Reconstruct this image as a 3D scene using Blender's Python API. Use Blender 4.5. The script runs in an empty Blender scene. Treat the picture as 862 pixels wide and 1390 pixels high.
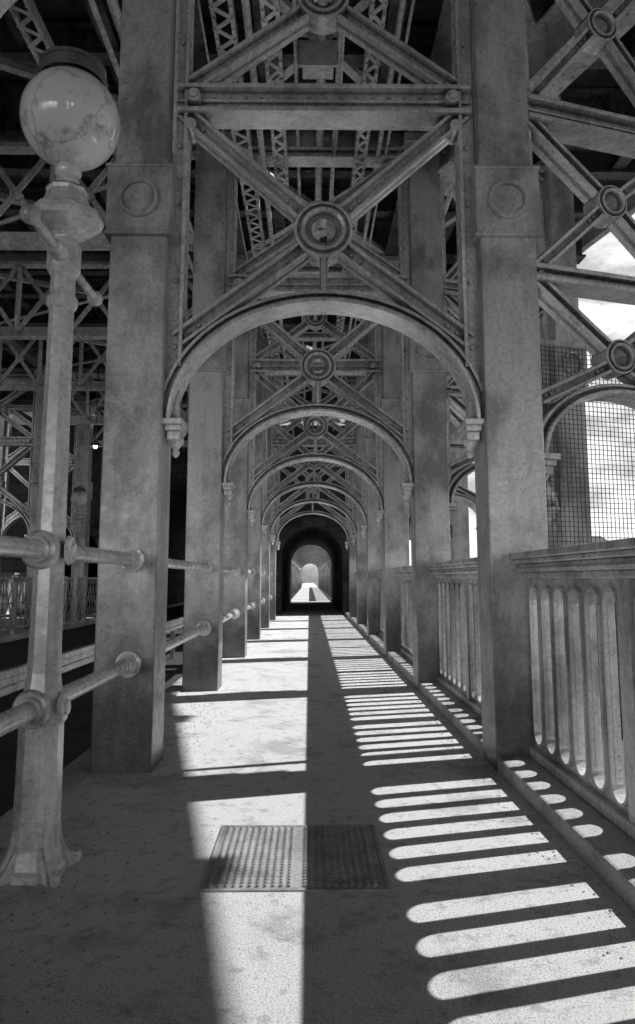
import bpy, math, random
from mathutils import Vector, Matrix
random.seed(7)
scene=bpy.context.scene
scene.view_settings.view_transform='Standard'
scene.view_settings.look='None'
scene.view_settings.exposure=0
COL=scene.collection
# ------------------------------------------------------------ materials
def newmat(name):
    m=bpy.data.materials.new(name); m.use_nodes=True
    nt=m.node_tree; b=nt.nodes['Principled BSDF']
    return m,nt,b
def g(v): return (v,v,v,1)
def N(nt,t,**k):
    n=nt.nodes.new(t)
    for a,v in k.items(): setattr(n,a,v)
    return n
def ramp(nt,src,p0,v0,p1,v1):
    r=N(nt,'ShaderNodeValToRGB'); e=r.color_ramp.elements
    e[0].position=p0; e[0].color=g(v0); e[1].position=p1; e[1].color=g(v1)
    nt.links.new(src,r.inputs[0]); return r.outputs[0]
def mul(nt,a,b,f=1.0,mode='MULTIPLY'):
    m=N(nt,'ShaderNodeMix',data_type='RGBA',blend_type=mode); m.inputs[0].default_value=f
    nt.links.new(a,m.inputs[6]); nt.links.new(b,m.inputs[7]); return m.outputs[2]
def noise(nt,vec,scale,detail=6,rough=.6):
    n=N(nt,'ShaderNodeTexNoise'); n.inputs['Scale'].default_value=scale
    n.inputs['Detail'].default_value=detail; n.inputs['Roughness'].default_value=rough
    nt.links.new(vec,n.inputs['Vector']); return n.outputs['Fac']
def posn(nt,sc=(1,1,1)):
    ge=N(nt,'ShaderNodeNewGeometry'); mp=N(nt,'ShaderNodeMapping'); mp.inputs['Scale'].default_value=sc
    nt.links.new(ge.outputs['Position'],mp.inputs['Vector']); return mp.outputs[0]
def bump(nt,b,h,s,d=.01):
    bp=N(nt,'ShaderNodeBump'); bp.inputs['Strength'].default_value=s; bp.inputs['Distance'].default_value=d
    nt.links.new(h,bp.inputs['Height']); nt.links.new(bp.outputs[0],b.inputs['Normal'])
def paint(name,lo,hi,rough=.5,bs=.5,base_fade=False,sm=.8,metal=.0,fine=.8,coat=.25,grime_shade=True,streak=.6):
    m,nt,b=newmat(name)
    p=posn(nt)
    a=ramp(nt,noise(nt,posn(nt,(1,1,streak)),1.9,6,.66),.40,lo,.56,hi)
    f=ramp(nt,noise(nt,p,34,3,.7),.40,fine,.52,1.0)
    c=mul(nt,a,f)
    c=mul(nt,c,ramp(nt,noise(nt,posn(nt,(7,7,.8)),1.2,4,.65),.40,sm,.54,1.0))
    v=N(nt,'ShaderNodeTexVoronoi'); v.inputs['Scale'].default_value=40; nt.links.new(p,v.inputs['Vector'])
    chips=ramp(nt,v.outputs['Distance'],.12,.12,.18,1.0)
    msk=ramp(nt,noise(nt,p,5,3,.6),.56,0,.61,1)
    mm=N(nt,'ShaderNodeMix',data_type='RGBA',blend_type='MULTIPLY'); nt.links.new(msk,mm.inputs[0]); nt.links.new(c,mm.inputs[6]); nt.links.new(chips,mm.inputs[7])
    out=mm.outputs[2]
    if grime_shade:   # corner grime, with occlusion shade painted into the base colour
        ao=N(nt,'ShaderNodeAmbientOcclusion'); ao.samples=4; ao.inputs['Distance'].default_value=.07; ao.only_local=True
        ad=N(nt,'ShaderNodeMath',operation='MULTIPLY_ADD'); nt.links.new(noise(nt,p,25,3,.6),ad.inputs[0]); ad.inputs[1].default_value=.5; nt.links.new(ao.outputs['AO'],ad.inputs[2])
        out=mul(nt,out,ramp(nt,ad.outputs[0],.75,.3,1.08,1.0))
    if base_fade:  # base colour gets darker towards the foot, with a noisy edge
        ge=N(nt,'ShaderNodeNewGeometry'); sp=N(nt,'ShaderNodeSeparateXYZ'); nt.links.new(ge.outputs['Position'],sp.inputs[0])
        ad=N(nt,'ShaderNodeMath',operation='MULTIPLY_ADD'); nt.links.new(noise(nt,p,6,5,.7),ad.inputs[0]); ad.inputs[1].default_value=-.8; nt.links.new(sp.outputs[2],ad.inputs[2])
        out=mul(nt,out,ramp(nt,ad.outputs[0],-.35,.25,.9,1.0))
    nt.links.new(out,b.inputs['Base Color'])
    b.inputs['Metallic'].default_value=metal
    b.inputs['Coat Weight'].default_value=coat; b.inputs['Coat Roughness'].default_value=.22
    nt.links.new(ramp(nt,noise(nt,p,14,3,.6),.3,rough-.12,.7,rough+.14),b.inputs['Roughness'])
    bump(nt,b,noise(nt,p,38,4,.65),bs,.005)
    return m
M_col=paint('column_paint',.34,.70,.38,.6,True,sm=.86,metal=.1,grime_shade=False,streak=.7)
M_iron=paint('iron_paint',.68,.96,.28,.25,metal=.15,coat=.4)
M_dark=paint('deck_iron',.05,.22,.32,.4,metal=.2,grime_shade=False)
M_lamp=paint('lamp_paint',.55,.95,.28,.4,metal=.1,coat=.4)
M_bal=paint('balustrade_paint',.34,.75,.32,.4,metal=.1,coat=.3,grime_shade=False)
M_rail=paint('rail_paint',.6,.95,.26,.25,metal=.1,coat=.4,grime_shade=False)
def asphalt(name,lo,hi,bs=.9,sc=1,dk=.3,fn=.5):
    m,nt,b=newmat(name); p=posn(nt)
    a=ramp(nt,noise(nt,p,1.5*sc,7,.74),.38,lo,.48,hi)
    a=mul(nt,a,ramp(nt,noise(nt,p,11*sc,5,.7),.36,dk+.4,.45,1.0))
    f=ramp(nt,noise(nt,p,120,3,.8),.40,fn,.49,1.02)
    c=mul(nt,a,f)
    nt.links.new(c,b.inputs['Base Color']); b.inputs['Roughness'].default_value=.85
    bump(nt,b,noise(nt,p,105,5,.85),bs,.018)
    return m
M_path=asphalt('footpath_surface',.66,.98,.8,fn=.55)
M_road=asphalt('road_asphalt',.04,.08)
M_kerb=asphalt('kerb_stone',.35,.65,.6)
M_grit=asphalt('grit_stone',.25,.5,.6)
def masonry(name,lo,hi,sc=1.0):
    m,nt,b=newmat(name)
    ge=N(nt,'ShaderNodeNewGeometry'); sp=N(nt,'ShaderNodeSeparateXYZ'); nt.links.new(ge.outputs['Position'],sp.inputs[0])
    ad=N(nt,'ShaderNodeMath',operation='ADD'); nt.links.new(sp.outputs[0],ad.inputs[0]); nt.links.new(sp.outputs[1],ad.inputs[1])
    cb=N(nt,'ShaderNodeCombineXYZ'); nt.links.new(ad.outputs[0],cb.inputs[0]); nt.links.new(sp.outputs[2],cb.inputs[1])
    br=N(nt,'ShaderNodeTexBrick'); nt.links.new(cb.outputs[0],br.inputs['Vector'])
    br.inputs['Scale'].default_value=1/sc; br.inputs['Mortar Size'].default_value=.012
    br.inputs['Brick Width'].default_value=.9; br.inputs['Row Height'].default_value=.38
    br.inputs['Color1'].default_value=g(lo); br.inputs['Color2'].default_value=g(hi); br.inputs['Mortar'].default_value=g(lo*.4)
    c=mul(nt,br.outputs['Color'],ramp(nt,noise(nt,posn(nt),3,6,.7),.3,.5,.7,1.1))
    nt.links.new(c,b.inputs['Base Color']); b.inputs['Roughness'].default_value=.9
    bump(nt,b,noise(nt,posn(nt),20,5,.7),.5,.02)
    return m
M_stone=masonry('pier_masonry',.04,.10)
M_wall=masonry('building_wall',.35,.5,2.0)
M_wall2=masonry('building_wall_dark',.12,.24,1.0)
def plain(name,v,rough=.6,metal=0):
    m,nt,b=newmat(name)
    c=ramp(nt,noise(nt,posn(nt),12,5,.6),.3,v*.75,.7,v*1.1)
    nt.links.new(c,b.inputs['Base Color']); b.inputs['Roughness'].default_value=rough; b.inputs['Metallic'].default_value=metal
    return m
M_glassd=plain('window_glass',.04,.15)
M_roof=plain('roof_slate',.1,.7)
M_wood=paint('deck_timber',.04,.12,.6,.6,coat=0,grime_shade=False)
M_plate=paint('cover_plate_metal',.24,.50,.45,.3,metal=.1,grime_shade=False,coat=0)
M_wire=plain('galvanised_wire',.10,.5,.4)
M_white=plain('white_paint',.75,.5)
M_bulb,nt,b=newmat('lit_bulb'); b.inputs['Emission Color'].default_value=g(1); b.inputs['Emission Strength'].default_value=6
def globe_mat():
    m,nt,b=newmat('opal_glass'); p=posn(nt)
    c=ramp(nt,noise(nt,p,7,7,.7),.34,.5,.46,1.0)
    v=N(nt,'ShaderNodeTexVoronoi',feature='DISTANCE_TO_EDGE'); v.inputs['Scale'].default_value=5
    nd=N(nt,'ShaderNodeMix',data_type='RGBA'); nd.inputs[0].default_value=.25; nt.links.new(p,nd.inputs[6])
    nn=N(nt,'ShaderNodeTexNoise'); nn.inputs['Scale'].default_value=5; nn.inputs['Detail'].default_value=5; nt.links.new(p,nn.inputs['Vector']); nt.links.new(nn.outputs['Color'],nd.inputs[7])
    nt.links.new(nd.outputs[2],v.inputs['Vector'])
    c=mul(nt,c,ramp(nt,v.outputs['Distance'],.0,.6,.03,1.0))
    nt.links.new(c,b.inputs['Base Color']); b.inputs['Roughness'].default_value=.12
    b.inputs['Coat Weight'].default_value=.7
    return m
M_globe=globe_mat()
# ------------------------------------------------------------ mesh builder
class MB:
    def __init__(s): s.v=[]; s.f=[]; s.M=Matrix.Identity(4)
    def add(s,vs,fs):
        o=len(s.v); s.v+= [tuple(s.M@Vector(p)) for p in vs]; s.f+=[tuple(i+o for i in f) for f in fs]
    def box(s,x0,x1,y0,y1,z0,z1):
        s.add([(x0,y0,z0),(x1,y0,z0),(x1,y1,z0),(x0,y1,z0),(x0,y0,z1),(x1,y0,z1),(x1,y1,z1),(x0,y1,z1)],
          [(0,3,2,1),(4,5,6,7),(0,1,5,4),(1,2,6,5),(2,3,7,6),(3,0,4,7)])
    def quadprism(s,q,axis,t0,t1):
        def P(a,b,t): return (a,t,b) if axis=='y' else (t,a,b)
        n=len(q)
        vs=[P(a,b,t0) for a,b in q]+[P(a,b,t1) for a,b in q]
        fs=[tuple(range(n)),tuple(range(2*n-1,n-1,-1))]+[(i,i+n,(i+1)%n+n,(i+1)%n) for i in range(n)]
        s.add(vs,fs)
    def bar(s,p,q,w,t0,t1,off=0,axis='y'):
        d=Vector((q[0]-p[0],q[1]-p[1])); d.normalize(); n=Vector((-d.y,d.x))
        a=Vector(p)+n*(off-w/2); b=Vector(q)+n*(off-w/2); c=Vector(q)+n*(off+w/2); e=Vector(p)+n*(off+w/2)
        s.quadprism([tuple(a),tuple(b),tuple(c),tuple(e)],axis,t0,t1)
    def lathe(s,prof,n=24,c=(0,0,0),axis='z',rot=0):
        vs=[];fs=[];m=len(prof)
        for i in range(n):
            a=2*math.pi*i/n+rot
            for r,z in prof:
                if axis=='z': vs.append((c[0]+r*math.cos(a),c[1]+r*math.sin(a),c[2]+z))
                elif axis=='y': vs.append((c[0]+r*math.cos(a),c[1]+z,c[2]+r*math.sin(a)))
                else: vs.append((c[0]+z,c[1]+r*math.cos(a),c[2]+r*math.sin(a)))
        for i in range(n):
            j=(i+1)%n
            for k in range(m-1): fs.append((i*m+k,j*m+k,j*m+k+1,i*m+k+1))
        s.add(vs,fs)
    def cyl(s,c,r,z0,z1,n=16,axis='z'):
        s.lathe([(0.0001,z0),(r,z0),(r,z1),(0.0001,z1)],n,c,axis)
    def rod(s,p,q,r,n=10):
        p=Vector(p);q=Vector(q);d=q-p;L=d.length
        old=s.M; s.M=old@Matrix.Translation(p)@d.to_track_quat('Z','Y').to_matrix().to_4x4()
        s.cyl((0,0,0),r,0,L,n); s.M=old
    def ball(s,c,r,n=16):
        s.lathe([(max(.0005,r*math.sin(math.pi*k/10)),-r*math.cos(math.pi*k/10)) for k in range(11)],n,c)
    def mesh(s,name):
        me=bpy.data.meshes.new(name); me.from_pydata(s.v,[],s.f); me.validate()
        import bmesh
        bm=bmesh.new(); bm.from_mesh(me); bmesh.ops.recalc_face_normals(bm,faces=bm.faces); bm.to_mesh(me); bm.free()
        return me
def empty(name,loc=(0,0,0)):
    e=bpy.data.objects.new(name,None); e.location=loc; COL.objects.link(e); return e
def obj(name,mb,mat,parent=None,bev=0,smooth=False,matrix=None):
    me=mb if isinstance(mb,bpy.types.Mesh) else mb.mesh(name)
    if not me.materials: me.materials.append(mat)
    o=bpy.data.objects.new(name,me); COL.objects.link(o)
    if matrix is not None: o.matrix_world=matrix
    if parent: o.parent=parent
    if bev:
        b=o.modifiers.new('b','BEVEL'); b.width=bev; b.segments=2; b.limit_method='ANGLE'; b.angle_limit=math.radians(50)
    if smooth:
        for p in me.polygons: p.use_smooth=True
        me.set_sharp_from_angle(angle=math.radians(38))
    return o
H=1.25
CX=0.10; A=1.125; Y0=5.2; SP=3.5
def YC(i): return Y0+SP*i
# ------------------------------------------------------------ column mesh
def column_mesh():
    m=MB()
    m.box(-.2,.2,-.2,.2,-.02,3.71)
    m.box(-.232,.232,-.232,.232,3.70,4.20)
    m.box(-.245,.245,-.245,.245,3.675,3.705)
    m.box(-.245,.245,-.245,.245,4.185,4.215)
    m.box(-.188,.188,-.188,.188,4.2,6.75)
    m.box(-.26,.26,-.26,.26,6.60,6.72)
    return m.mesh('column_shaft')
def ring_mesh():
    m=MB()
    for s in (-1,1):
        m.lathe([(.112,0),(.114,s*.024),(.122,s*.036),(.138,s*.036),(.148,s*.024),(.150,0)],36,(0,s*.232,3.95),'y')
        m.cyl((0,s*.232,3.95),.102,-.006,.006,32,'y')
        for dz in (4.76,4.88,5.6,6.3):
            for dx in (-.13,.13): m.cyl((dx,s*.188,dz),.017,-.014,.014,10,'y')
    return m.mesh('column_roundel')
CM=column_mesh(); RM=ring_mesh()
# ------------------------------------------------------------ transverse frame
def diag(m,p,q,w=.125):
    m.bar(p,q,w,-.025,.025)
    m.bar(p,q,.026,-.08,.08,w/2-.013)
    m.bar(p,q,.026,-.08,.08,-w/2+.013)
    P=Vector(p);Q=Vector(q)
    for t in (.10,.17,.86,.93):
        c=P.lerp(Q,t); m.cyl((c[0],0,c[1]),.014,-.04,.04,8,'y')
def medallion(m,z,r):
    m.lathe([(r*.42,-.07),(r*.42,.07)],32,(0,0,z),'y')
    m.lathe([(r*.42,-.05),(r*.62,-.05),(r*.62,-.10),(r*.74,-.115),(r*.78,-.10),(r*.78,-.07),(r*.9,-.07),(r*.9,-.095),(r,-.095),(r,.095),(r*.9,.095),(r*.9,.07),(r*.78,.07),(r*.78,.1),(r*.62,.1),(r*.62,.05),(r*.42,.05)],36,(0,0,z),'y')
def hbeam(m,a,z0,z1):
    m.box(-a,a,-.045,.045,z0,z1)
    m.box(-a+.012,a-.012,-.12,.12,z0-.012,z0+.022)
    m.box(-a+.012,a-.012,-.12,.12,z1-.022,z1+.012)
    m.box(-a+.02,a-.02,-.075,.075,(z0+z1)/2-.012,(z0+z1)/2+.012)
    x=-a+.3
    while x<a-.25:
        for z in (z0+.055,z1-.055): m.cyl((x,0,z),.011,-.055,.055,6,'y')
        x+=.12
def arch(m,a,zs,rise,t=.085,n=48):
    def E(th,o): return (-(a+o)*math.cos(th),zs+(rise+o)*math.sin(th))
    for o0,o1,d in ((0,.028,.14),(.02,t,.05),(t-.012,t+.014,.10),(.045,.062,.075)):
        vs=[];fs=[]
        for k in range(n+1):
            th=math.pi*k/n
            i0=E(th,o0);i1=E(th,o1)
            vs+=[(i0[0],-d,i0[1]),(i1[0],-d,i1[1]),(i1[0],d,i1[1]),(i0[0],d,i0[1])]
        for k in range(n):
            for j in range(4): fs.append((4*k+j,4*k+(j+1)%4,4*k+4+(j+1)%4,4*k+4+j))
        fs+=[(0,1,2,3),(4*n,4*n+3,4*n+2,4*n+1)]
        m.add(vs,fs)
def corbel(m,x,z,s):
    m.box(x-.07,x+.07,-.15,.15,z-.03,z+.012)
    m.box(x-.055,x+.055,-.12,.12,z-.07,z-.028)
    m.box(x-.045,x+.045,-.09,.09,z-.13,z-.068)
    m.lathe([(.001,-.25),(.022,-.235),(.03,-.21),(.018,-.19),(.05,-.15),(.06,-.12)],12,(x-s*.005,0,z))
def main_frame():
    m=MB(); a=A
    for s in (-1,1):
        m.box(min(s*(a-.085),s*(a+.01)),max(s*(a-.085),s*(a+.01)),-.055,.055,2.36,6.62)
        m.box(min(s*(a-.11),s*(a-.083)),max(s*(a-.11),s*(a-.083)),-.09,.09,2.75,6.6)
        corbel(m,s*(a-.065),2.35,s)
        for z in (4.0,4.45,5.3,6.1,3.4,2.9):
            m.cyl((s*(a-.05),0,z),.016,-.068,.068,10,'y')
        m.cyl((s*(a-.16),0,4.82),.05,-.15,.15,18,'y'); m.cyl((s*(a-.16),0,4.82),.03,-.18,.18,14,'y')
        zc=3.79
        diag(m,(s*(a-.06),4.74),(s*.14,zc+.13)); diag(m,(s*(a-.06),2.95),(s*.14,zc-.13))
        zc=5.70
        diag(m,(s*(a-.06),4.90),(s*.14,zc-.12)); diag(m,(s*(a-.06),6.50),(s*.14,zc+.12))
        m.cyl((s*(a-.13),0,4.62),.045,-.10,.10,14,'y')
    medallion(m,3.79,.215); medallion(m,5.70,.2)
    hbeam(m,a,4.72,4.92); hbeam(m,a,6.48,6.60)
    arch(m,a-.045,2.35,.87)
    m.box(-.03,.03,-.06,.06,3.3,3.6)
    m.box(-.018,.018,-.1,.1,3.31,3.58)
    return m.mesh('arched_brace')
def outer_frame():
    m=MB(); a=.76
    for s in (-1,1):
        m.box(min(s*(a-.07),s*(a+.01)),max(s*(a-.07),s*(a+.01)),-.055,.055,2.1,6.62)
        corbel(m,s*(a-.065),2.12,s)
        for z1,z2,zc in ((3.53,4.74,4.17),(2.55,3.47,2.92),(4.9,6.5,5.7)):
            diag(m,(s*(a-.05),z2),(s*.1,zc+.08),.1); diag(m,(s*(a-.05),z1),(s*.1,zc-.08),.1)
    medallion(m,4.17,.135);medallion(m,2.92,.135);medallion(m,5.7,.14)
    hbeam(m,a,4.74,4.90);hbeam(m,a,3.45,3.55);hbeam(m,a,6.48,6.6)
    arch(m,a-.045,2.12,.5,.07,32)
    return m.mesh('outer_brace')
FM=main_frame(); OM=outer_frame()
bridge=empty('iron_bridge')
far_idx=[YC(i) for i in range(-3,6)]
sec2=[41.5+SP*i for i in range(0,18)]
ANG=math.radians(17)
k=0
def addcol(x,y,rot=0):
    global k; k+=1
    M=Matrix.Translation((x,y,0))@Matrix.Rotation(rot,4,'Z')
    obj('column_%d'%k,CM,M_col,bridge,.012,matrix=M); obj('column_roundel_%d'%k,RM,M_col,bridge,matrix=M,smooth=False)
for Y in far_idx+sec2:
    for x in (CX-A-.2,CX+A+.2): addcol(x,Y)
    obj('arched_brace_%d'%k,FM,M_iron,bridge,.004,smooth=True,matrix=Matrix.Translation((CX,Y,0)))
    if Y<60 and Y>0:
        for x in (-7.0,-9.65): addcol(x,Y)
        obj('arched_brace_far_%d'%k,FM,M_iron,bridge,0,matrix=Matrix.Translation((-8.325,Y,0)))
for i in range(0,5):
    Y=YC(i); c=Vector((CX+A+.2,Y,0)); d=Vector((math.cos(ANG),math.sin(ANG),0))
    addcol(*(c+d*1.92)[:2],ANG)
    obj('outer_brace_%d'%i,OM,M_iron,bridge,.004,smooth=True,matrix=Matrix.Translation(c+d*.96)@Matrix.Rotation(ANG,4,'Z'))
# ------------------------------------------------------------ upper railway deck
def XE(Y): return (max(3.6, (5.46-.21*(Y/H-3.9))*H) if Y>4.9 else min(5.46*H+.2*(4.9-Y),8.2))-.52
m=MB()
def igirder(m,x0,x1,y,z0,z1,w=.13):
    m.box(x0,x1,y-.012,y+.012,z0+.02,z1-.02)
    m.box(x0,x1,y-w,y+w,z0,z0+.03); m.box(x0,x1,y-w,y+w,z1-.03,z1)
    x=x0+.4
    while x<x1-.2:
        m.box(x-.01,x+.01,y-w*.8,y+w*.8,z0+.029,z1-.029); x+=1.1
ys=[YC(-8)+SP/3*q for q in range(0,48)]
for q,Y in enumerate(ys):
    if Y>25.8: break
    if q%3==0:
        igirder(m,-12,XE(Y),Y,6.76,7.4,.17)
        if 0<Y<20:
            x=-2.5
            while x<XE(Y)-.1:
                for s in (-.12,.12): m.cyl((x,Y+s,6.76),.016,-.012,.003,6)
                x+=.16
    else: igirder(m,-12,XE(Y),Y,6.98,7.36,.10)
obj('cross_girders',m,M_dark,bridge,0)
m=MB()
for q in range(0,3*18):
    Y=41.5+SP/3*q
    igirder(m,-12,3.3,Y,6.76 if q%3==0 else 6.98,7.38,.14)
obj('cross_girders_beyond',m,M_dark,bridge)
m=MB()
for x in (-10.9,-9.2,-7.7,-6.1,-4.6,-3.1,-2.2,-.5,.9,2.3,2.95):
    for y0,y1 in ((-22,25.9),(40.1,104)):
        m.box(x-.012,x+.012,y0,y1,7.06,7.33); m.box(x-.09,x+.09,y0,y1,7.04,7.065)
for (x0,x1,y) in ((4.4,4.4,10),(5.5,5.5,5)):
    m.box(x0-.012,x0+.012,-22,y,7.06,7.33); m.box(x0-.09,x0+.09,-22,y,7.04,7.065)
obj('stringers',m,M_dark,bridge)
m=MB()
Y=-22.0;n=0
while Y<104:
    if not 25.6<Y<40:
        dz=random.uniform(-.008,.008)
        m.box(-12.2,-.62,Y,Y+.262,7.42+dz,7.5+dz)
        m.box(.93,XE(Y)+.1,Y,Y+.262,7.42+dz,7.5+dz)
        if n%7!=3 or Y<0: m.box(-.61,.92,Y+.005,Y+.262,7.43,7.5)
    Y+=.275;n+=1
obj('deck_planks',m,M_wood,bridge)
m=MB()
for i in range(-1,6):
    for x0,x1 in ((-6.8,-1.3),(1.5,3.2),(-1.1,1.3)):
        for a,b,z in ((x0,x1,6.745),(x1,x0,6.73)):
            p=Vector((a,YC(i)+.2,z)); q=Vector((b,YC(i)+SP-.2,z)); d=q-p
            m.M=Matrix.Translation(p)@Matrix.Rotation(math.atan2(d.y,d.x),4,'Z'); m.box(0,d.length,-.05,.05,-.005,.005); m.box(0,d.length,-.05,-.042,.004,.07)
m.M=Matrix.Identity(4)
obj('sway_bracing',m,M_iron,bridge)
# lattice trusses spanning the carriageway at every second column line
m=MB()
for i in (1,2,3,4,5):
    y=YC(i); x0,x1=-6.8,-1.43; zb,zt=5.35,6.66
    m.box(x0,x1,y-.10,y+.10,zb-.03,zb+.03); m.box(x0,x1,y-.012,y+.012,zb+.03,zb+.16)
    m.box(x0,x1,y-.09,y+.09,zt-.06,zt)
    nb=6; w=(x1-x0)/nb
    for q in range(nb):
        a=x0+q*w
        m.bar((a,zb+.05),(a+w,zt-.03),.075,y-.04,y-.015); m.bar((a,zt-.03),(a+w,zb+.05),.075,y+.015,y+.04)
        if q: m.box(a-.03,a+.03,y-.05,y+.05,zb,zt-.02)
        m.cyl((a+w/2,y,(zb+zt)/2),.07,-.06,.06,14,'y')
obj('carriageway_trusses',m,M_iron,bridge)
# splayed edge girder
m=MB()
p=Vector((3.76,3.2,0));q=Vector((1.62,9.0,0)); d=(q-p); L=d.length
m.M=Matrix.Translation(p)@Matrix.Rotation(math.atan2(d.y,d.x),4,'Z')
igirder(m,0,L,0,6.22,6.75,.21)
x=.15
while x<L:
    for s in (-.17,-.06,.06,.17): m.cyl((x,s,6.218),.016,-.012,.004,8)
    x+=.17
obj('splayed_girder',m,M_rail,bridge)
m=MB()
pts=[(XE(y)+.02,y) for y in (-22,-6,0,4.9,8,12,16,20,25.5)]
for a,b in zip(pts,pts[1:]):
    m.add([(a[0],a[1],7.0),(b[0],b[1],7.0),(b[0]+.12,b[1],7.0),(a[0]+.12,a[1],7.0),(a[0],a[1],7.7),(b[0],b[1],7.7),(b[0]+.12,b[1],7.7),(a[0]+.12,a[1],7.7)],
      [(0,3,2,1),(4,5,6,7),(0,1,5,4),(1,2,6,5),(2,3,7,6),(3,0,4,7)])
obj('deck_edge_fascia',m,M_iron,bridge)
m=MB()
for x in (CX-A-.2,CX+A+.2,-7.0,-9.65):
    for y0,y1 in ((-22,25.95),(40.05,102)):
        m.box(x-.15,x+.15,y0,y1,6.705,6.735); m.box(x-.02,x+.02,y0,y1,6.73,6.97)
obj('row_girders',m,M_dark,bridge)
def lattice(m,x,z,w,y0,y1):
    m.box(x-w/2,x-w/2+.035,y0,y1,z,z+.05); m.box(x+w/2-.035,x+w/2,y0,y1,z,z+.05)
    m.box(x-w/2,x-w/2+.008,y0,y1,z+.05,z+.12); m.box(x+w/2-.008,x+w/2,y0,y1,z+.05,z+.12)
    y=y0;i=0;st=.13
    while y<y1-st:
        old=m.M
        a=(x-w/2+.02,y) if i%2 else (x+w/2-.02,y); b=(x+w/2-.02,y+st) if i%2 else (x-w/2+.02,y+st)
        dd=Vector((b[0]-a[0],b[1]-a[1],0)); ll=dd.length
        m.M=Matrix.Translation((a[0],a[1],z-.006))@Matrix.Rotation(math.atan2(dd.y,dd.x),4,'Z')
        m.box(-.02,ll+.02,-.022,.022,0.001*(i%2),.007)
        m.M=old
        for xx in (x-w/2+.018,x+w/2-.018): m.cyl((xx,y,z-.01),.015,-.008,.006,8)
        y+=st;i+=1
m=MB()
lattice(m,-.78,6.2,.2,5.45,11.9); lattice(m,-.36,6.28,.17,5.45,9.2)
lattice(m,-.78,6.2,.2,12.5,18.9);
lattice(m,-2.6,6.3,.2,4,8.4); lattice(m,.62,6.36,.15,5.45,15)
obj('lattice_girders',m,M_rail,bridge)
m=MB()
for x,z,r in ((-1.75,6.3,.05),(-1.9,6.22,.03),(.85,6.5,.03),(.95,6.52,.018),(1.9,6.4,.04),(-.15,6.62,.022),(.12,6.66,.05),(.3,6.6,.03),(-.55,6.1,.035)):
    m.rod((x,-4,z),(x,25.9,z),r)
    for i in range(-2,6):
        m.box(x-.015,x+.015,YC(i)+.5,YC(i)+.53,z,6.99)
for x,z,sag in ((.3,6.5,.22),(-1.0,6.5,.3)):
    for i in range(-1,5):
        P=[Vector((x+.02*math.sin(3*t),YC(i)+SP*t,z-sag*4*t*(1-t))) for t in [j/8 for j in range(9)]]
        for a,b in zip(P,P[1:]): m.rod(a,b,.011,6)
# conduit running down the near left column and junction box
m.rod((-.985,4.98,4.3),(-.985,4.98,6.6),.014,8)
obj('service_pipes',m,M_iron,bridge,smooth=True)
m=MB()
for y0,y1 in ((-4,25.9),):
    m.box(-6.74,-6.66,y0,y1,1.22,1.28); m.box(-6.74,-6.66,y0,y1,.12,.17); m.box(-6.72,-6.68,y0,y1,.68,.71)
    y=y0
    while y<y1-.6:
        m.quadprism([(y,.16),(y+.05,.16),(y+.6,1.23),(y+.55,1.23)],'x',-6.715,-6.70)
        m.quadprism([(y+.55,.16),(y+.6,.16),(y+.05,1.23),(y,1.23)],'x',-6.698,-6.685)
        y+=.3
    y=y0
    while y<y1: m.box(-6.75,-6.65,y,y+.06,-.02,1.3); y+=1.75
obj('lattice_parapet',m,M_iron)
# hanging lamps over the carriageway
def hanging_lamp(x,y,z):
    e=empty('hanging_lamp',(x,y,z)); m=MB()
    m.rod((0,0,.16),(0,0,6.9-z),.012,8)
    m.lathe([(.14,0),(.145,.01),(.10,.07),(.05,.12),(.035,.17),(.001,.18)],20)
    obj('shade',m,M_dark,e,smooth=True)
    m=MB(); m.ball((0,0,.0),.05,14); obj('bulb',m,M_bulb,e,smooth=True)
hanging_lamp(-5.0,17,4.3); hanging_lamp(-5.9,24,4.3)
# ------------------------------------------------------------ stone pier
m=MB()
P0,P1=26.0,40.0; TOP=6.7; BOT=-26
def archwall(m,xc,a,zs,rise,n=24):
    for q in range(n):
        t0=math.pi*q/n;t1=math.pi*(q+1)/n
        E=lambda t:(xc-a*math.cos(t),zs+rise*math.sin(t))
        e0,e1=E(t0),E(t1)
        m.quadprism([e0,e1,(e1[0],TOP),(e0[0],TOP)],'y',P0,P1)
    for q in range(n):
        t0=math.pi*(q+.06)/n;t1=math.pi*(q+.94)/n
        E=lambda t,o:(xc-(a+o)*math.cos(t),zs+(rise+o)*math.sin(t))
        m.quadprism([E(t0,-.01),E(t1,-.01),E(t1,.3),E(t0,.3)],'y',P0-.06,P0+.1)
archwall(m,CX,1.08,2.0,1.05); archwall(m,-4.2,2.45,2.6,2.2,32); archwall(m,-8.325,.95,2.0,1.05)
for a,b in ((1.18,2.9),(-1.75,-.98),(-7.375,-6.65),(-11.5,-9.275)): m.box(a,b,P0,P1,BOT,TOP)
m.box(-6.65,-1.75,P0,P1,BOT,-.2); m.box(-.98,1.18,P0,P1,BOT,-.1); m.box(-9.275,-7.375,P0,P1,BOT,-.1)
obj('stone_pier',m,M_stone)
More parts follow.
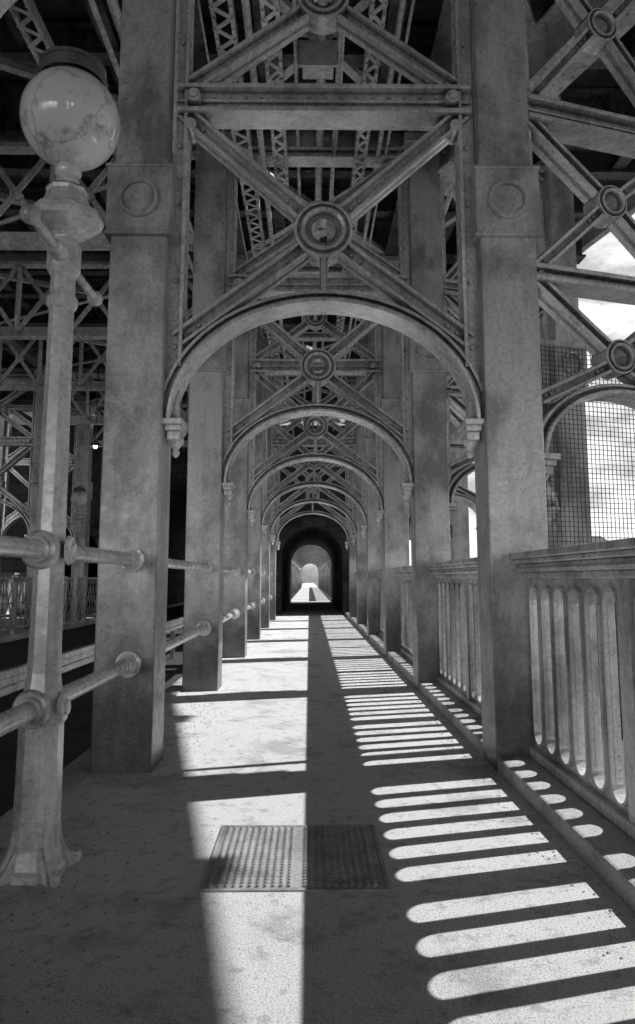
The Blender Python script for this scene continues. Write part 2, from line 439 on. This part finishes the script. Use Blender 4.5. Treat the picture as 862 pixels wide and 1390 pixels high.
# ------------------------------------------------------------ footpath / road
m=MB()
m.box(-1.42,1.23,-25,200,-.25,0)
obj('footpath',m,M_path)
m=MB()
m.box(-1.62,-1.424,-25,200,-.25,.012)
obj('kerb',m,M_kerb,None,.01)
m=MB(); m.box(-6.6,-1.624,-25,200,-.3,-.13); obj('road',m,M_road)
m=MB(); m.box(-9.9,-6.604,-25,200,-.25,0); obj('footpath',m,M_path)
m=MB()
for y in range(-2,60,5): m.box(-4.15,-4.05,y,y+2.4,-.13,-.126)
obj('road_marking',m,M_white)
m=MB()
cx0,cx1,cy0,cy1=-.42,.31,3.18,3.93
m.box(cx0,cx1,cy0,cy1,-.02,.005)
m.box(cx0-.02,cx1+.02,cy0-.02,cy0-.003,-.02,.007);m.box(cx0-.02,cx1+.02,cy1+.003,cy1+.02,-.02,.007)
m.box(cx0-.02,cx0-.003,cy0-.003,cy1+.003,-.02,.007);m.box(cx1+.003,cx1+.02,cy0-.003,cy1+.003,-.02,.007)
y=cy0+.02
while y<cy1-.01:
    x=cx0+.02
    while x<cx1-.01:
        if abs(x-(cx0+cx1)/2)>.012: m.lathe([(.010,.004),(.007,.014),(.0005,.0145)],8,(x,y,0))
        x+=.032
    y+=.032
obj('access_cover',m,M_plate)
m=MB()
for _ in range(1500):
    x=random.choice([random.gauss(-1.0,.2),random.gauss(-1.15,.12),random.gauss(-1.1,.2),random.gauss(1.12,.06)]); y=random.uniform(2.0,8)
    if x<-1.4 or x>1.2: continue
    r=random.uniform(.002,.007); m.lathe([(.0003,r),(r,r*.4),(r*.9,-.001)],5,(x,y,0),rot=random.random()*6)
obj('grit',m,M_grit)
# ------------------------------------------------------------ balustrade
def slots(m,y0,y1,x0=1.485,x1=1.525,zb=.2,zt=1.19):
    n=max(1,round((y1-y0)/.245)); w=(y1-y0)/n; r=.082
    m.box(x0,x1,y0,y1,.1,zb); m.box(x0,x1,y0,y1,zt,1.255)
    for i in range(n):
        a=y0+i*w; c=a+w/2
        m.box(x0,x1,a,c-r,zb,zt); m.box(x0,x1,c+r,a+w,zb,zt)
        for s,zc,ze in ((1,zt-r,zt),(-1,zb+r,zb)):
            K=12
            for q in range(K):
                t0=math.pi*q/K;t1=math.pi*(q+1)/K
                p0=(c-r*math.cos(t0),zc+s*r*math.sin(t0));p1=(c-r*math.cos(t1),zc+s*r*math.sin(t1))
                m.quadprism([p0,p1,(p1[0],ze),(p0[0],ze)],'x',x0,x1)
                R=r+.016
                o0=(c-R*math.cos(t0),zc+s*R*math.sin(t0));o1=(c-R*math.cos(t1),zc+s*R*math.sin(t1))
                m.quadprism([p0,p1,o1,o0],'x',x0-.02,x0+.002)
        for sg in (-1,1):
            e0=c+sg*r; e1=c+sg*(r+.016)
            m.box(x0-.02,x0+.002,min(e0,e1),max(e0,e1),zb+r,zt-r)
    return w
def balustrade(name,ylist,mir=None):
    e=empty(name); m=MB(); cp=MB()
    if mir is not None:
        T=Matrix.Translation((2*mir,0,0))@Matrix.Scale(-1,4,(1,0,0)); m.M=T; cp.M=T
    for Y in ylist:
        y0=Y+.2;y1=Y+SP-.2;ym=(y0+y1)/2
        slots(m,y0,ym-.06); slots(m,ym+.06,y1)
        m.box(1.455,1.55,ym-.06,ym+.06,.1,1.256)
        for ya,yb in ((y0,y1),):
            cp.box(1.35,1.66,ya,yb,1.375,1.42); cp.box(1.375,1.64,ya,yb,1.345,1.374)
            cp.box(1.41,1.60,ya,yb,1.29,1.344); cp.box(1.44,1.575,ya,yb,1.25,1.289)
            cp.box(1.395,1.415,ya,yb,1.30,1.32)
            cp.box(1.44,1.575,ya,yb,.098,.16)
    obj('slotted_panels',m,M_bal,e); obj('coping',cp,M_bal,e,.008)
    return e
balustrade('iron_balustrade',[YC(i) for i in range(-4,6)])
balustrade('iron_balustrade',sec2)
balustrade('iron_balustrade',[YC(i) for i in range(-1,6)],mir=-4.1)
m=MB(); m.box(1.232,1.75,-10,25.99,-.2,.095); m.box(1.232,1.75,40.01,104,-.2,.095)
obj('balustrade_plinth',m,M_kerb,None,.015)
m=MB(); m.box(1.3,1.9,-8,25.98,-1.6,-.21); m.box(1.3,1.9,40.02,104,-1.6,-.21); m.box(-10.2,1.299,-8,25.97,-.6,-.31)
obj('edge_girder',m,M_dark,bridge)
# ------------------------------------------------------------ handrail on road side
RX=-1.19
hr=empty('pipe_handrail'); m=MB()
for z in (1.375,.69):
    m.rod((RX,-6,z),(RX,25.98,z),.042,18)
    for i in range(-2,6):
        for s in (-1,1):
            y=YC(i)+s*.2
            m.lathe([(.043,s*.07),(.062,s*.06),(.062,s*.035),(.085,s*.03),(.085,-s*.01)],20,(RX,y,z),'y')
            m.lathe([(.043,s*.16),(.054,s*.155),(.054,s*.13),(.043,s*.125)],18,(RX,y,z),'y')
obj('pipes',m,M_rail,hr,smooth=True)
m=MB()
for i in range(-2,6):
    for z in (1.375,.69):
        for a in range(4):
            t=math.pi/4+a*math.pi/2
            m.cyl((RX+.07*math.cos(t),YC(i)-.2,z+.07*math.sin(t)),.011,-.045,0,6,'y')
obj('flange_bolts',m,M_rail,hr)
# ------------------------------------------------------------ street lamps
def street_lamp(LX,LY,rails=True):
    sl=empty('street_lamp',(LX,LY,0))
    m=MB()
    m.lathe([(.001,0),(.13,0),(.13,.03),(.115,.045),(.108,.09),(.098,.12),(.094,.62),(.104,.64),(.104,.68),(.086,.72),(.076,.80),(.071,.84)],8,(0,0,0),rot=math.pi/8)
    m.lathe([(.071,.83),(.067,1.2),(.056,2.5),(.064,2.51),(.072,2.53),(.072,2.56),(.058,2.58),(.056,2.66),(.068,2.68),(.078,2.70),(.078,2.82),(.062,2.85),(.075,2.87),(.115,2.89),(.165,2.925),(.175,2.95),(.175,2.975),(.15,2.99),(.11,3.03),(.095,3.08),(.10,3.10),(.07,3.115),(.001,3.12)],8,(0,0,0),rot=math.pi/8)
    obj('octagonal_post',m,M_lamp,sl,.004)
    m=MB()
    m.lathe([(.10,3.10),(.06,3.13),(.05,3.17),(.062,3.19),(.062,3.21),(.055,3.225),(.10,3.255),(.115,3.275),(.115,3.29),(.09,3.30)],28)
    if rails:
        for zz in (1.375,.69):
            for s in (-1,1):
                m.lathe([(.043,s*.13),(.058,s*.125),(.058,s*.10),(.075,s*.095),(.088,s*.07),(.088,s*.05)],20,(RX-LX,0,zz),'y')
            m.ball((RX-LX,0,zz),.093,20)
            m.lathe([(.001,.118),(.03,.115),(.035,.105),(.06,.10),(.068,.085)],20,(0,0,zz),'x')
    m.rod((0,-.42,2.76),(0,.5,2.76),.022,14); m.ball((0,-.43,2.76),.042);m.ball((0,.51,2.76),.042)
    m.lathe([(.023,-.16),(.034,-.15),(.034,-.12),(.045,-.09),(.045,-.06)],14,(0,0,2.76),'y')
    m.lathe([(.023,.16),(.034,.15),(.034,.12),(.045,.09),(.045,.06)],14,(0,0,2.76),'y')
    obj('fittings',m,M_lamp,sl,smooth=True)
    m=MB()
    m.lathe([(.155,3.665),(.168,3.67),(.168,3.685),(.15,3.70),(.15,3.725),(.16,3.73),(.16,3.745),(.12,3.765),(.06,3.785),(.001,3.79)],28)
    obj('globe_cap',m,M_dark,sl,smooth=True)
    m=MB()
    for a in range(4):
        m.M=Matrix.Rotation(math.pi/4+a*math.pi/2,4,'Z')
        m.quadprism([(.08,.22),(.105,.20),(.112,.14),(.13,.09),(.155,.055),(.185,.045),(.205,.052),(.212,.03),(.20,0),(.08,0)],'y',-.014,.014)
        m.quadprism([(.08,.15),(.12,.08),(.15,.04),(.17,0),(.08,0)],'y',-.03,.03)
    obj('leaf_feet',m,M_lamp,sl,.006)
    m=MB(); R=.235
    m.lathe([(R*math.sin(math.radians(22+q*(136/22))),3.47-R*math.cos(math.radians(22+q*(136/22)))) for q in range(23)],48)
    obj('glass_globe',m,M_globe,sl,smooth=True)
street_lamp(-1.17,3.35); street_lamp(-6.45,20.6,False)
# ------------------------------------------------------------ floodlight
fl=empty('floodlight',(.08,6.9,6.5))
m=MB(); m.box(-.16,.16,-.10,.12,-.12,.10); m.box(-.19,.19,-.13,-.10,-.15,.13); m.box(-.21,-.195,-.02,.02,-.05,.30);m.box(.195,.21,-.02,.02,-.05,.30);m.box(-.21,.21,-.025,.025,.28,.30); m.box(-.02,.02,-.02,.02,.30,.5)
for q in range(5): m.box(-.15,.15,.12,.15,-.1+q*.045,-.09+q*.045)
obj('housing',m,M_iron,fl,.006)
m=MB(); m.box(-.15,.15,-.137,-.131,-.11,.09); obj('lens',m,M_white,fl)
# ------------------------------------------------------------ wire mesh screen on the river side
wf=empty('wire_mesh_fence'); 
c=Vector((1.7,5.75,0)); m=MB(); m.M=Matrix.Translation(c)@Matrix.Rotation(ANG,4,'Z')
u=0.0
while u<3.2: m.box(u-.0022,u+.0022,-.0022,.0022,1.3,3.15); u+=.04
z=1.3
while z<3.15: m.box(0,3.2,.0026,.007,z-.0022,z+.0022); z+=.04
obj('mesh',m,M_wire,wf)
m=MB(); m.M=Matrix.Translation(c)@Matrix.Rotation(ANG,4,'Z')
for u in (0,1.6,3.2): m.box(u-.025,u+.025,-.025,.025,.2,3.2)
m.box(0,3.2,-.02,.02,3.15,3.19)
obj('posts',m,M_iron,wf)
# ------------------------------------------------------------ crash barrier on road
cb=empty('crash_barrier'); m=MB()
for a,b in ((.38,.44),(.50,.56)): m.box(-2.32,-2.27,-4,25.5,a,b)
m.box(-2.31,-2.295,-4,25.5,.43,.51)
obj('beam',m,M_rail,cb,.01)
m=MB()
for q in range(0,15): m.box(-2.4,-2.33,-3+q*2,-2.9+q*2,-.13,.54)
obj('posts',m,M_dark,cb)
# ------------------------------------------------------------ surroundings
m=MB(); m.add([(-3000,-3000,-26),(3000,-3000,-26),(3000,3000,-26),(-3000,3000,-26)],[(0,1,2,3)])
wm,nt,b=newmat('river_water'); b.inputs['Base Color'].default_value=g(.05); b.inputs['Roughness'].default_value=.15
bump(nt,b,noise(nt,posn(nt),.8,6,.6),.4,.3)
obj('river',m,wm)
m=MB()
m.add([(40,60,-25.9),(3000,60,-25.9),(3000,3000,-10),(40,3000,-10)],[(0,1,2,3)])
m.add([(-3000,-200,-25.9),(-14,-200,-25.9),(-14,3000,-10),(-3000,3000,-10)],[(0,1,2,3)])
obj('ground',m,asphalt('riverbank',.08,.16,.2,.02))
def building(name,x,y,w,d,z0,z1,mat,fl=3.4,side=-1):
    e=empty(name,(x,y,0)); m=MB(); m.box(-w/2,w/2,-d/2,d/2,z0,z1); m.box(-w/2-.3,w/2+.3,-d/2-.3,d/2+.3,z1-.5,z1-.1); obj('walls',m,mat,e)
    m=MB(); h=w*.12; m.add([(-w/2-.2,-d/2-.2,z1),(w/2+.2,-d/2-.2,z1),(w/2+.2,d/2+.2,z1),(-w/2-.2,d/2+.2,z1),(-w/2,0,z1+h),(w/2,0,z1+h)],[(0,1,5,4),(2,3,4,5),(1,2,5),(3,0,4),(0,3,2,1)]); 
    m.box(-w*.3,-w*.3+1,-.6,.6,z1,z1+h+1.5)
    obj('roof',m,M_roof,e)
    m=MB(); z=z1-fl
    while z>max(z0,-12):
        u=-w/2+1.2
        while u<w/2-1.5: m.box(u,u+1.2,-d/2-.05,-d/2+.05,z,z+1.9); u+=2.9
        u=-d/2+1.2
        while u<d/2-1.5:
            xx=side*w/2; m.box(xx-.05,xx+.05,u,u+1.2,z,z+1.9); u+=2.9
        z-=fl
    obj('windows',m,M_glassd,e)
building('brick_building',75,150,26,30,-26,2,M_wall); building('brick_building',108,190,30,26,-26,8,M_wall)
building('brick_building',62,215,22,22,-26,5,M_wall); building('brick_building',150,230,40,30,-26,4,M_wall)
building('brick_building',95,290,40,30,-26,13,M_wall)
building('brick_building',-34,20,16,40,-26,5,M_wall2,side=1); building('brick_building',-38,66,22,46,-26,7,M_wall2,side=1)
building('brick_building',-40,120,30,50,-26,12,M_wall2,side=1)
building('brick_building',-30,215,40,20,-26,12,M_wall2,side=1)
# ------------------------------------------------------------ light
SD=Vector((1,.28,1.03)).normalized()
w=bpy.data.worlds.new('World'); scene.world=w; w.use_nodes=True; nt=w.node_tree
bg=nt.nodes['Background']; bg.inputs['Strength'].default_value=.05
sk=N(nt,'ShaderNodeTexSky'); sk.sky_type='NISHITA'; sk.sun_disc=False
sk.sun_elevation=math.asin(SD.z); sk.sun_rotation=math.atan2(SD.x,SD.y)
# black-and-white film behind a red filter: only the red part of the blue sky registers
sc_=N(nt,'ShaderNodeSeparateColor'); nt.links.new(sk.outputs[0],sc_.inputs[0])
cc_=N(nt,'ShaderNodeCombineColor')
for q in range(3): nt.links.new(sc_.outputs[0],cc_.inputs[q])
tc=N(nt,'ShaderNodeTexCoord'); mp=N(nt,'ShaderNodeMapping'); mp.inputs['Scale'].default_value=(1,1,2.6)
nt.links.new(tc.outputs['Generated'],mp.inputs['Vector'])
cl=ramp(nt,noise(nt,mp.outputs[0],5.5,8,.62),.40,.35,.54,1)
sz=N(nt,'ShaderNodeSeparateXYZ'); nt.links.new(tc.outputs['Generated'],sz.inputs[0])
low=ramp(nt,sz.outputs[2],.10,1,.22,0)
def bank(d,lo_,hi_):
    v=N(nt,'ShaderNodeVectorMath',operation='DOT_PRODUCT'); nt.links.new(tc.outputs['Generated'],v.inputs[0]); v.inputs[1].default_value=Vector(d).normalized()
    return ramp(nt,v.outputs['Value'],lo_,0,hi_,1)
b1=bank((.38,.9,.22),.86,.95)       # bright cloud bank up-river
b2=mul(nt,bank((-.15,-.98,.06),.70,.95),low)    # added unseen low glow behind the camera, lights the column fronts
def scale(c,v):
    m=N(nt,'ShaderNodeMix',data_type='RGBA',blend_type='MULTIPLY'); m.inputs[0].default_value=1; nt.links.new(c,m.inputs[6]); m.inputs[7].default_value=g(v); return m.outputs[2]
c1=scale(mul(nt,b1,cl),21); c2=scale(mul(nt,b2,cl),95)
s1=mul(nt,cc_.outputs[0],c1,1,'ADD'); s2=mul(nt,s1,c2,1,'ADD')
for n in nt.nodes:
    if n.type=='MIX': n.clamp_result=False; n.clamp_factor=False
nt.links.new(s2,bg.inputs['Color'])
ld=bpy.data.lights.new('sun','SUN'); ld.energy=5; ld.angle=math.radians(.5); ld.color=(1,1,1)
lo=bpy.data.objects.new('sun',ld); COL.objects.link(lo); lo.rotation_euler=(-SD).to_track_quat('-Z','Y').to_euler(); lo.location=(20,6,20)
# ------------------------------------------------------------ camera
cd=bpy.data.cameras.new('camera'); cam=bpy.data.objects.new('camera',cd); COL.objects.link(cam)
cam.location=(0,0,H); cam.rotation_euler=(math.radians(90+7.69),0,math.radians(-.63))
cd.sensor_fit='VERTICAL'; cd.sensor_height=36; cd.lens=1000/1390*36; cd.shift_y=-45/1390; cd.clip_end=8000; cd.clip_start=.05
scene.camera=cam
